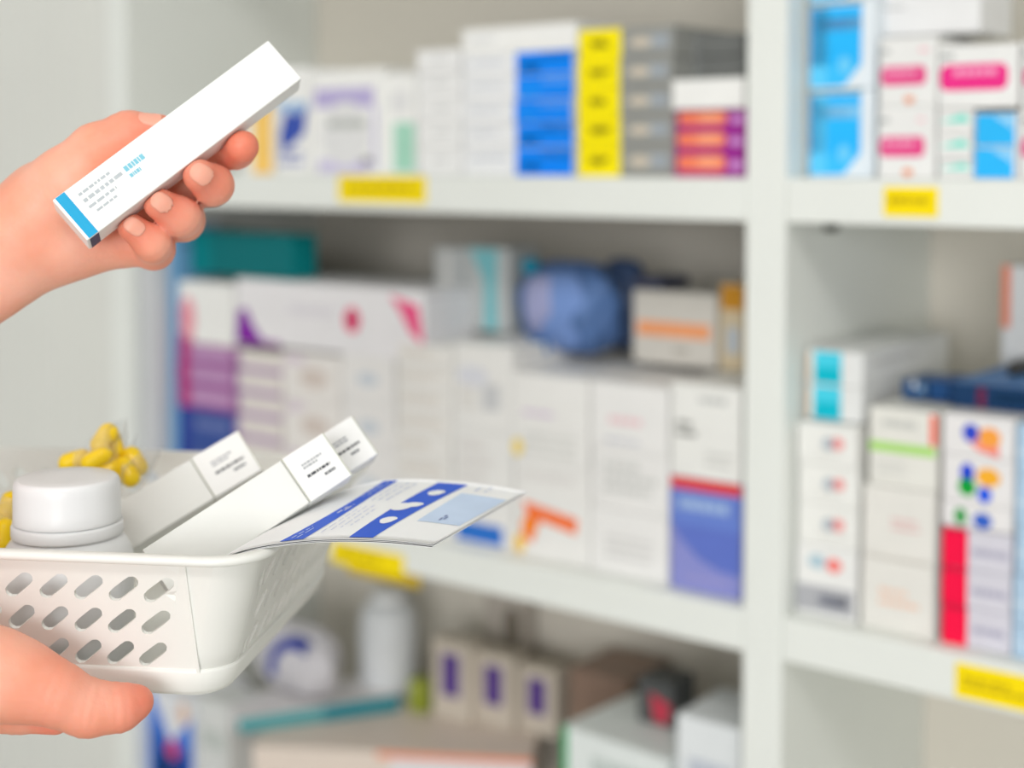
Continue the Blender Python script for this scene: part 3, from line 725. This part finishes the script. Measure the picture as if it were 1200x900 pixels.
# ------------------------------------------------------------------ prescription sheets
near = [(262, 652, .612), (300, 641, .612), (350, 634, .614), (400, 631.5, .616), (455, 633, .618), (507, 638, .62)]
far = [(352, 600, .69), (395, 578, .70), (432, 566, .71), (470, 561.5, .715), (545, 565, .72), (617, 576, .725)]
def cr_(pts, s):
    n = len(pts)-1; x = s*n; i = min(int(x), n-1); t = x-i
    p = [pts[max(i-1, 0)], pts[i], pts[i+1], pts[min(i+2, n)]]
    r = []
    for k in range(3):
        a, b, c, d = (q[k] for q in p)
        r.append(0.5*((2*b)+(-a+c)*t+(2*a-5*b+4*c-d)*t*t+(-a+3*b-3*c+d)*t**3))
    return r
def sheet(s, t, off=0.0):
    a = cr_(near, s); b = cr_(far, s)
    sag = 0.0
    p = cp(*a).lerp(cp(*b), t)
    return p+UZ*(off+sag)
def sheet_mesh(off, ds=0.0, dt=0.0, th=.00018):
    n, m_ = 40, 16; V = []; Fc = []
    for layer in (0, 1):
        for i in range(n+1):
            for j in range(m_+1):
                s = min(1, i/n); p = sheet(s, j/m_, off-layer*th)
                V.append(p+E1*ds+E2*dt)
    N1 = (n+1)*(m_+1)
    for i in range(n):
        for j in range(m_):
            a = i*(m_+1)+j; b = a+1; c = a+m_+2; d = a+m_+1
            Fc.append((a, d, c, b)); Fc.append((N1+a, N1+b, N1+c, N1+d))
    def rim(a, b): Fc.append((a, b, N1+b, N1+a))
    for i in range(n): rim(i*(m_+1), (i+1)*(m_+1)); rim((i+1)*(m_+1)+m_, i*(m_+1)+m_)
    for j in range(m_): rim(j+1, j); rim(n*(m_+1)+j, n*(m_+1)+j+1)
    return mesh_from(V, Fc, True)
for k in range(3):
    root_off = -.0005*k
    me = sheet_mesh(root_off, ds=.0006*k*(1 if k < 2 else -.3), dt=-.0003*k)
    nm = link('paper_sheet', me, None, mat((250, 251, 252), .55, .006, 30))
    if k == 0: top = nm; tag(nm, 'top prescription sheet with blue bands lying over the basket edge', 'paper', 'papers over the basket edge')
    else: tag(nm, ('second' if k == 1 else 'third')+' paper sheet under the blue banded prescription', 'paper', 'papers over the basket edge')
mb = MB()
def spatch(s0, s1_, t0, t1, m, off=.0002, ns=6, nt=10, s0b=None, s1b=None):
    s0b = s0 if s0b is None else s0b; s1b = s1_ if s1b is None else s1b
    for i in range(ns):
        for j in range(nt):
            def q(i_, j_):
                t = t0+(t1-t0)*j_/nt; f_ = j_/nt
                a = s0+(s0b-s0)*f_; b = s1_+(s1b-s1_)*f_
                return sheet(a+(b-a)*i_/ns, t, off)
            mb.poly([q(i, j), q(i+1, j), q(i+1, j+1), q(i, j+1)], m)
royal = mat((52, 100, 222), .5); pale = mat((208, 226, 252), .5); wpap = mat((250, 251, 252), .55, .006, 30); ink = mat((120, 135, 180), .5)
def band(n0, n1, f0, f1, t0, t1, m, off=.0002, ns=4, nt=12):
    """strip whose ends sit at n0..n1 on the near edge and f0..f1 on the far edge"""
    L = lambda a, b, t: a+(b-a)*t
    spatch(L(n0, f0, t0), L(n1, f1, t0), t0, t1, m, off, ns, nt, s0b=L(n0, f0, t1), s1b=L(n1, f1, t1))
band(.30, .41, .525, .60, .02, .97, royal)
band(.625, .725, .735, .825, .02, .95, royal)
band(.80, .965, .84, .985, .30, .80, pale)
for (u, t, w, h) in ((.55, .28, .55, .11), (.25, .50, .75, .13), (.55, .54, .6, .08), (.55, .76, .5, .10)):   # white shapes in the second band
    n = 14; pts = []
    for q in range(n):
        a = q*2*PI/n; tt = t+h/2*math.sin(a); uu = u+w/2*math.cos(a)*(1.1 if math.sin(a) > 0 else .9)
        s_ = (.625+.1*uu)*(1-tt)+(.735+.09*uu)*tt
        pts.append(sheet(s_, tt, .0004))
    mb.poly(pts, wpap)
rnd = random.Random(11)
tx = mat((212, 219, 238), .5)
def line(n, f, t0, t1, c, wd=.006, off=.0004):
    t = t0
    while t < t1:
        w_ = rnd.uniform(.025, .08); e_ = min(t+w_, t1)
        band(n, n+wd, f, f+wd, t, e_, c, off, 1, 1); t = e_+.018
for k in range(4): line(.45+.035*k, .625+.022*k, .1+.03*k, .45+.1*rnd.random(), tx)
for k in range(3): line(.46+.04*k, .63+.025*k, .6, .92, tx)
line(.335, .55, .05, .22, pale); line(.36, .57, .05, .2, pale); line(.345, .555, .42, .52, wpap, .01); line(.37, .575, .45, .55, wpap, .008)
line(.335, .55, .68, .9, pale); line(.365, .572, .7, .93, pale)
line(.865, .89, .34, .44, ink); line(.875, .90, .36, .42, ink)
line(.835, .86, .85, .95, tx); line(.87, .885, .86, .95, tx)
mb.obj('printed_form', top)

# ------------------------------------------------------------------ clear bags with yellow capsules behind the bottle
clear = bpy.data.materials.new('clear_film'); clear.use_nodes = True
nt = clear.node_tree; b = nt.nodes['Principled BSDF']
b.inputs['Base Color'].default_value = (.6, .62, .64, 1); b.inputs['Roughness'].default_value = .12; b.inputs['Alpha'].default_value = .13
nz = nt.nodes.new('ShaderNodeTexNoise'); nz.inputs['Scale'].default_value = 90
bp = nt.nodes.new('ShaderNodeBump'); bp.inputs['Strength'].default_value = .35; bp.inputs['Distance'].default_value = .002
nt.links.new(nz.outputs['Fac'], bp.inputs['Height']); nt.links.new(bp.outputs['Normal'], b.inputs['Normal'])
yel = mat((255, 212, 30), .3, .08, 90, coat=.3)
def capsule_mesh(r, hl, m, seg=20):
    prof = []
    for k in range(9):
        a = -PI/2+PI/2*k/8; prof.append((max(r*math.cos(a), 1e-5), -hl+r*math.sin(a)))
    for k in range(9):
        a = PI/2*k/8; prof.append((max(r*1.03*math.cos(a), 1e-5), hl+r*1.03*math.sin(a)))
    V = []; Fc = []
    for rr, z in prof:
        for j in range(seg):
            V.append((rr*math.cos(2*PI*j/seg), rr*math.sin(2*PI*j/seg), z))
    for i in range(len(prof)-1):
        for j in range(seg): Fc.append((i*seg+j, i*seg+(j+1) % seg, (i+1)*seg+(j+1) % seg, (i+1)*seg+j))
    me = mesh_from(V, Fc, True); me.materials.append(m); return me
cap_me = capsule_mesh(.0050, .0034, yel)
caps = [(122, 514, .738, 35, 'topmost'), (132, 521, .744, -20, 'just right of the topmost'), (113, 537, .733, 60, 'below the topmost'), (103, 545, .739, 80, 'low and left of the pile'),
        (131, 541, .742, -35, 'in the middle of the pile'), (146, 545, .748, -40, 'dark edged right of the middle'), (158, 541, .745, -38, 'upper right along the film edge'),
        (149, 553, .737, -35, 'lower right beside the bottle cap'), (88, 540, .736, 75, 'lowest at the left behind the cap'), (124, 553, .735, 70, 'half hidden behind the cap')]
def put_capsule(px, py, z, ang, lab, grp):
    o = link('yellow_capsule', cap_me); o.location = cp(px, py, z)
    d = camv(math.sin(math.radians(ang)), math.cos(math.radians(ang)), .25).normalized()
    o.rotation_euler = d.to_track_quat('Z', 'Y').to_euler()
    tag(o, 'yellow capsule in the clear bag, '+lab, 'capsule', grp)
for c in caps: put_capsule(*c, 'yellow capsules behind the pill bottle')
for c in ((10, 596, .70, 15, 'upper one of the left bag'), (3, 608, .695, 20, 'lower one of the left bag'), (-4, 622, .69, 10, 'bottom one at the picture edge'), (4, 628, .685, 5, 'just above the basket rim at the picture edge')):
    put_capsule(*c, 'yellow capsules at the left edge')
def film(name, pts, lab):
    """folded film: a strip of ridged panels with real depth"""
    mb = MB()
    for q in pts:
        mb.poly([cp(*p) for p in q], clear)
    o = mb.obj(name); md = o.modifiers.new('s', 'SOLIDIFY'); md.thickness = .0002
    tag(o, lab, 'bag'); return o
film('clear_bag', [[(84, 585, .73), (86, 530, .728), (112, 508, .729), (122, 500, .73), (140, 585, .735)],
                   [(122, 500, .73), (148, 489, .745), (150, 520, .75), (140, 585, .735)],
                   [(148, 489, .745), (141, 512, .755), (140, 560, .765), (150, 520, .75)],
                   [(118, 520, .757), (126, 500, .76), (141, 512, .755), (140, 570, .765), (110, 580, .76)]],
     'clear crinkled plastic bag of yellow capsules behind the pill bottle')
film('clear_bag', [[(138, 580, .728), (142, 548, .73), (164, 530, .74), (192, 522, .75), (176, 556, .745), (152, 590, .735)],
                   [(192, 522, .75), (168, 552, .757), (146, 590, .752), (152, 590, .735), (176, 556, .745)],
                   [(142, 548, .73), (152, 520, .745), (160, 508, .75), (158, 530, .752), (150, 560, .755)]],
     'clear plastic film pointing right beside the yellow capsules')
film('clear_bag', [[(-30, 640, .68), (-25, 585, .685), (0, 580, .69), (14, 584, .69), (20, 610, .688), (10, 645, .68)],
                   [(14, 584, .69), (10, 578, .705), (16, 615, .705), (20, 610, .688)],
                   [(-25, 585, .71), (10, 578, .705), (16, 615, .705), (8, 640, .70), (-30, 640, .70)]],
     'clear plastic bag of capsules left of the pill bottle')

# ------------------------------------------------------------------ hands (one continuous surface each, distance fields to surface nets)
def smin(a, b, k):
    h = np.clip(.5+.5*(b-a)/k, 0, 1)
    return b*(1-h)+a*h-k*h*(1-h)
class Field:
    def __init__(s, lo, hi, h):
        s.h = h; s.lo = np.array(lo); n = np.ceil((np.array(hi)-s.lo)/h).astype(int)+1
        s.n = n
        g = [s.lo[i]+h*np.arange(n[i]) for i in range(3)]
        s.X, s.Y, s.Z = np.meshgrid(*g, indexing='ij')
    def cap(s, a, b, ra, rb, flat=None):
        """tapered capsule; flat=(axis vector, factor) squeezes it along an axis"""
        a = np.array(a, float); b = np.array(b, float)
        dx, dy, dz = s.X-a[0], s.Y-a[1], s.Z-a[2]
        ab = b-a; L2 = ab@ab
        t = np.clip((dx*ab[0]+dy*ab[1]+dz*ab[2])/L2, 0, 1)
        ex, ey, ez = dx-t*ab[0], dy-t*ab[1], dz-t*ab[2]
        r = ra+(rb-ra)*t
        if flat is None: return np.sqrt(ex*ex+ey*ey+ez*ez)-r
        ax = np.array(flat[0], float); ax /= np.linalg.norm(ax); f = flat[1]
        q = ex*ax[0]+ey*ax[1]+ez*ax[2]
        d = np.sqrt(np.maximum(ex*ex+ey*ey+ez*ez-q*q+(q/f)**2, 1e-12))
        return (d-r)*(f if f < 1 else 1)
    def box(s, M, lo, hi, grow):
        """box given by world matrix of camera-space frame M (3x3 rows = axes, origin)"""
        ax, o = M
        P = [(s.X-o[0])*a[0]+(s.Y-o[1])*a[1]+(s.Z-o[2])*a[2] for a in ax]
        q = []
        for i in range(3):
            c = (lo[i]+hi[i])/2; hf = (hi[i]-lo[i])/2+grow
            q.append(np.abs(P[i]-c)-hf)
        out = np.sqrt(sum(np.maximum(v, 0)**2 for v in q))+np.minimum(np.maximum(np.maximum(q[0], q[1]), q[2]), 0)
        return out
def nets(fd, D):
    """naive surface nets"""
    n = D.shape; neg = D < 0
    c = np.zeros((n[0]-1, n[1]-1, n[2]-1), int)
    for i in (0, 1):
        for j in (0, 1):
            for k in (0, 1): c += neg[i:n[0]-1+i, j:n[1]-1+j, k:n[2]-1+k]
    act = (c > 0) & (c < 8); idx = -np.ones(act.shape, int); cells = np.argwhere(act); idx[act] = np.arange(len(cells))
    acc = np.zeros((len(cells), 3)); cnt = np.zeros(len(cells))
    C = [(0, 0, 0), (1, 0, 0), (0, 1, 0), (0, 0, 1), (1, 1, 0), (1, 0, 1), (0, 1, 1), (1, 1, 1)]
    for a in C:
        for b_ in C:
            if sum(abs(a[q]-b_[q]) for q in range(3)) == 1 and a < b_:
                va = D[cells[:, 0]+a[0], cells[:, 1]+a[1], cells[:, 2]+a[2]]; vb = D[cells[:, 0]+b_[0], cells[:, 1]+b_[1], cells[:, 2]+b_[2]]
                x = (va < 0) != (vb < 0)
                t = np.where(x, va/np.where(x, va-vb, 1), 0)
                for q in range(3): acc[:, q] += np.where(x, a[q]+t*(b_[q]-a[q]), 0)
                cnt += x
    V = fd.lo+(cells+acc/cnt[:, None])*fd.h
    faces = []
    for ax in range(3):
        o1, o2 = [(1, 2), (2, 0), (0, 1)][ax]
        sl0 = [slice(None)]*3; sl1 = [slice(None)]*3; sl0[ax] = slice(0, -1); sl1[ax] = slice(1, None)
        A = neg[tuple(sl0)]; B = neg[tuple(sl1)]
        e = np.argwhere(A != B)
        ok = (e[:, o1] > 0) & (e[:, o2] > 0) & (e[:, o1] < n[o1]-1) & (e[:, o2] < n[o2]-1)
        e = e[ok]
        d1 = np.zeros(3, int); d1[o1] = 1; d2 = np.zeros(3, int); d2[o2] = 1
        g = lambda q: idx[q[:, 0], q[:, 1], q[:, 2]]
        Q = np.stack([g(e-d1-d2), g(e-d2), g(e), g(e-d1)], 1)
        fl_ = ~A[e[:, 0], e[:, 1], e[:, 2]]
        Q[fl_] = Q[fl_][:, ::-1]
        faces.append(Q)
    return V, np.concatenate(faces)
def to_world_mesh(V, Fc, m, origin, red=None):
    me = bpy.data.meshes.new('hand')
    W_ = np.array(CAM)+V[:, :1]*np.array(R3)+V[:, 1:2]*np.array(U3)+V[:, 2:3]*np.array(D3)-np.array(origin)
    me.from_pydata(W_.tolist(), [], Fc.tolist()); me.update()
    me.polygons.foreach_set('use_smooth', [True]*len(me.polygons)); me.materials.append(m)
    if red is not None:
        at = me.attributes.new('flush', 'FLOAT', 'POINT'); at.data.foreach_set('value', red.astype(np.float32))
    return me
def cs(px, py, z):      # camera-space point
    return np.array(((px-600)/F*z, (CY0-py)/F*z, z))
def to_cs(v):           # world to camera space
    w = Vector(v)-CAM; return np.array((w.dot(R3), w.dot(U3), w.dot(D3)))
def dir_cs(v): return np.array((v.dot(R3), v.dot(U3), v.dot(D3)))
SKIN = skin_material()
NAIL = mat((247, 172, 150), .4, .02, 200, sss=.2)

def build_hand(name, label, fd, base, fingers, nails, cut, kf=.0012, kp=.005, extra=None):
    D = None
    for (a, b_, ra, rb, fl_) in base:
        q = fd.cap(a, b_, ra, rb, fl_); D = q if D is None else smin(D, q, .008)
    FF = None
    for ch in fingers:
        f1 = None
        for (a, b_, ra, rb) in ch:
            q = fd.cap(a, b_, ra, rb); f1 = q if f1 is None else smin(f1, q, .0035)
        # skin folds over the joints
        for c_, nx in zip(ch[:-1], ch[1:]):
            ax_ = unit_(unit_(c_[1]-c_[0])+unit_(nx[1]-nx[0])); P0 = c_[1]
            pd = (fd.X-P0[0])*ax_[0]+(fd.Y-P0[1])*ax_[1]+(fd.Z-P0[2])*ax_[2]
            near_ = np.exp(-(((fd.X-P0[0])**2+(fd.Y-P0[1])**2+(fd.Z-P0[2])**2)/(2*(c_[3]*1.1)**2)))
            for off_ in (-.0022, .0016):
                f1 = f1+.0007*near_*np.exp(-(pd-off_)**2/(2*.0006**2))
        FF = f1 if FF is None else smin(FF, f1, kf)
    D = smin(D, FF, kp)
    if extra: D = extra(fd, D)
    for c in cut: D = np.maximum(D, -c)
    V, Fc = nets(fd, D)
    origin = Vector(CAM+R3*float(V[:, 0].mean())+U3*float(V[:, 1].mean())+D3*float(V[:, 2].mean()))
    red = np.zeros(len(V))
    for ch in fingers:
        for q_, (pt, rr) in enumerate([(ch[-1][1], 1.5*ch[-1][3])]+[(c_[1], c_[3]*.9) for c_ in ch[:-1]]):
            red = np.maximum(red, (1 if q_ == 0 else .55)*np.exp(-(((V-pt)**2).sum(1))/(2*(rr*.95)**2)))
    me = to_world_mesh(V, Fc, SKIN, origin, red)
    o = link(name, me); o.location = origin
    sm = o.modifiers.new('s', 'SMOOTH'); sm.factor = .5; sm.iterations = 3
    tag(o, label, 'hand')
    for (c, ax_l, ax_w, nrm, l, w) in nails:
        # nail plate: the finger surface raised a little, limited to a rounded plate outline
        lo = c-.012; hi = c+.012
        f2 = Field(lo, hi, .0006)
        DD = None
        allc = [x for ch in fingers for x in ch]
        for ch in fingers:
            f1 = None
            for (a, b_, ra, rb) in ch:
                q = f2.cap(a, b_, ra, rb); f1 = q if f1 is None else smin(f1, q, .0035)
            DD = f1 if DD is None else smin(DD, f1, kf)
        P = [(f2.X-c[0])*v[0]+(f2.Y-c[1])*v[1]+(f2.Z-c[2])*v[2] for v in (ax_l, ax_w, nrm)]
        pl = ((np.abs(P[0])/l)**2.6+(np.abs(P[1])/w)**2.6)**(1/2.6)-1
        E_ = np.maximum(DD-.00045, pl*min(l, w)); E_ = np.maximum(E_, -(DD+.0009)); E_ = np.maximum(E_, -(P[2]+.004))
        if (E_ < 0).sum() < 5: continue
        V2, F2 = nets(f2, E_)
        n_o = link('fingernail', to_world_mesh(V2, F2, NAIL, origin), o)
    return o

def unit_(v): v = np.array(v, float); return v/np.linalg.norm(v)
# raised hand. depth reference is the held carton face (0.65 m)
Zr = .650
def J(px, py, dz): return cs(px, py, Zr-dz/1000.0)
mm = .001
fl_p = ((0, 0, 1), .62)
base = [
    (J(-330, 575, 60), J(-120, 395, -22), 37*mm, 28*mm, None),
    (J(-120, 395, -22), J(-10, 302, -24), 27*mm, 24*mm, ((0, 0, 1), .75)),      # forearm to wrist
    (J(-10, 302, -24), J(60, 262, -26), 25*mm, 27*mm, ((0, 0, 1), .66)),
    (J(50, 285, -22), J(140, 282, -26), 17*mm, 13*mm, None),                     # heel, little finger side
    (J(60, 262, -27), J(160, 235, -34), 22*mm, 16*mm, ((0, 0, 1), .6)),
    (J(60, 240, -26), J(165, 190, -38), 19*mm, 13*mm, None),
    (J(25, 268, -18), J(78, 212, -14), 17*mm, 14*mm, None),                      # thumb base
    (J(78, 212, -14), J(112, 176, -12), 14*mm, 11.5*mm, None),
]
fingers = [
    [(J(112, 176, -12), J(150, 157, -11), 11.3*mm, 10.2*mm), (J(150, 157, -11), J(186, 155, -12), 10.2*mm, 8.4*mm)],   # thumb
    [(J(160, 190, -38), J(252, 178, -40), 12*mm, 9.5*mm), (J(252, 178, -40), J(276, 176, -26), 9.3*mm, 8.6*mm), (J(276, 176, -26), J(284, 172, -14), 8.6*mm, 7.6*mm)],
    [(J(170, 215, -38), J(247, 217, -32), 11.5*mm, 10*mm), (J(247, 217, -32), J(250, 217, -12), 9.6*mm, 9*mm), (J(250, 217, -12), J(234, 206, -2), 9*mm, 7.6*mm)],
    [(J(155, 245, -34), J(214, 258, -28), 11.5*mm, 10*mm), (J(214, 258, -28), J(212, 254, -8), 9.6*mm, 8.8*mm), (J(212, 254, -8), J(187, 239, 0), 8.6*mm, 7.2*mm)],
    [(J(125, 270, -28), J(180, 292, -22), 12*mm, 9.6*mm), (J(180, 292, -22), J(179, 286, -5), 9*mm, 8*mm), (J(179, 286, -5), J(154, 266, 1), 7.8*mm, 6.3*mm)],
]
lo = np.array((J(-330, 0, 60)[0]-.046, J(0, 575, 60)[1]-.046, .545)); hi = np.array((J(315, 0, 0)[0], J(0, 110, 0)[1], .71))
fd = Field(lo, hi, .0012)
HF = ([dir_cs(ha), dir_cs(he), dir_cs(hn)], to_cs(HP))
cutb = fd.box(HF, (-HL/2, -HWd/2, -HT), (HL/2, HWd/2, 0), .0002)
def nail_at(px, py, dz, dirpx, l, w, tilt=(0, 0.1, -1)):
    d = unit_((dirpx[0], -dirpx[1], 0)); n_ = unit_(tilt); d = unit_(d-n_*(d@n_)); wv = np.cross(n_, d)
    return (J(px, py, dz), d, wv, n_, l, w)
nails = [nail_at(237, 203, 6, (-20, -12), .0058, .0045, (.15, .25, -1)), nail_at(190, 236, 8, (-25, -15), .0055, .0042, (.15, .25, -1)), nail_at(157, 264, 7.5, (-25, -16), .0048, .0037, (.15, .25, -1)),
         nail_at(176, 137, -6, (35, -4), .0052, .004, (0, .95, -.5))]
build_hand('hand', 'raised bare hand gripping the slim white carton with the blue band', fd, base, fingers, nails, [cutb])

# lower hand under the basket
Zr = .607
base2 = [
    (J(-330, 860, 110), J(-140, 772, 12), 35*mm, 25.5*mm, None),
    (J(-140, 768, 8), J(-20, 783, 8), 25*mm, 17.5*mm, None),
    (J(-60, 790, 8), J(20, 796, 9), 18*mm, 15.5*mm, None),
]
fingers2 = [
    [(J(5, 796, 9), J(62, 812, 8), 15.5*mm, 13*mm), (J(62, 812, 8), J(103, 830, 4), 12.8*mm, 11.6*mm), (J(103, 830, 4), J(140, 829, 0), 11.2*mm, 9.8*mm), (J(140, 829, 0), J(160, 823, -3), 9.8*mm, 7.2*mm)],
    [(J(-80, 826, -14), J(20, 838, -12), 12*mm, 7.6*mm), (J(20, 838, -12), J(66, 846, -9), 7.4*mm, 5.4*mm)],
]
# four fingers spread under the basket floor
gb = to_cs(BP(-.20, .03, -BH-.012)); 
for k, (x_, ln) in enumerate(((-.155, .085), (-.178, .095), (-.202, .092), (-.226, .08))):
    p0 = to_cs(BP(x_-.03, .035, -BH-.013)); p1 = to_cs(BP(x_+.01, .035+ln*.55, -BH-.0105)); p2 = to_cs(BP(x_+.02, .035+ln, -BH-.0090))
    fingers2.append([(p0, p1, .0100, .0090), (p1, p2, .0090, .0075)])
base2.append((J(-40, 800, 0), to_cs(BP(-.205, .04, -BH-.016)), 18*mm, 13*mm, None))
base2.append((to_cs(BP(-.225, .035, -BH-.016)), to_cs(BP(-.175, .035, -BH-.015)), 13*mm, 11*mm, None))
lo = np.array((J(-330, 0, 110)[0]-.042, J(0, 860, 110)[1]-.042, .455)); hi = np.array((J(195, 0, 0)[0]+.02, J(0, 700, 0)[1]+.042, .735))
fd2 = Field(lo, hi, .0012)
# cut away by the basket body (tapered walls approximated by a stack of boxes)
BF = ([dir_cs(E1), dir_cs(E2), dir_cs(UZ)], to_cs(BO))
cuts = []
for k in range(12):
    t0 = k/12; t1 = (k+1)/12; i_ = INS*(t0+t1)/2-.0026
    cuts.append(fd2.box(BF, (-BW+i_, i_, -BH*t1-(.0014 if k == 11 else 0)), (-i_, BD-i_, -BH*t0), .0002))
build_hand('hand', 'lower bare hand supporting the white basket from below', fd2, base2, fingers2, [], cuts, kf=.002, kp=.008)

# ------------------------------------------------------------------ light
w = bpy.data.worlds.new('World'); SC.world = w; w.use_nodes = True
bg = w.node_tree.nodes['Background']; bg.inputs[0].default_value = (1, .99, .97, 1); bg.inputs[1].default_value = .42
def area(name, loc, target, sx, sy, power, col=(1, 1, 1)):
    l = bpy.data.lights.new(name, 'AREA'); l.shape = 'RECTANGLE'; l.size = sx; l.size_y = sy; l.energy = power; l.color = col
    o = bpy.data.objects.new(name, l); COL.objects.link(o); o.location = loc
    o.rotation_euler = (Vector(target)-Vector(loc)).to_track_quat('-Z', 'Y').to_euler(); return o
area('ceiling_lamp', (1.5, -2.1, 1.85), (-.1, 0, -.3), 1.1, .7, 37, (1, .985, .96))
area('ceiling_lamp', (-1.0, -2.0, 1.85), (-.3, 0, -.3), 1.2, .6, 9, (1, .985, .96))
area('front_fill', (1.9, -4.2, .12), (-.1, 0, -.2), 2.4, 1.5, 92, (.99, .995, 1))  # added low frontal fill, no window there; brightens the shelf interiors

# ------------------------------------------------------------------ camera
cam = bpy.data.cameras.new('camera'); co = bpy.data.objects.new('camera', cam); COL.objects.link(co)
co.location = CAM
Mc = Matrix((R3, U3, -D3)).transposed(); co.rotation_euler = Mc.to_euler()
cam.sensor_width = 36; cam.lens = F/1200*36; cam.sensor_fit = 'HORIZONTAL'
cam.shift_y = (CY0-450)/1200
cam.clip_start = .01
cam.dof.use_dof = True; cam.dof.focus_distance = .62; cam.dof.aperture_fstop = 3.9
SC.camera = co
SC.view_settings.view_transform = 'Standard'; SC.view_settings.look = 'None'
SC.view_settings.exposure = -0.08; SC.view_settings.gamma = 1; SC.view_settings.use_curve_mapping = False
SC.cycles.use_denoising = True
bpy.context.view_layer.update()
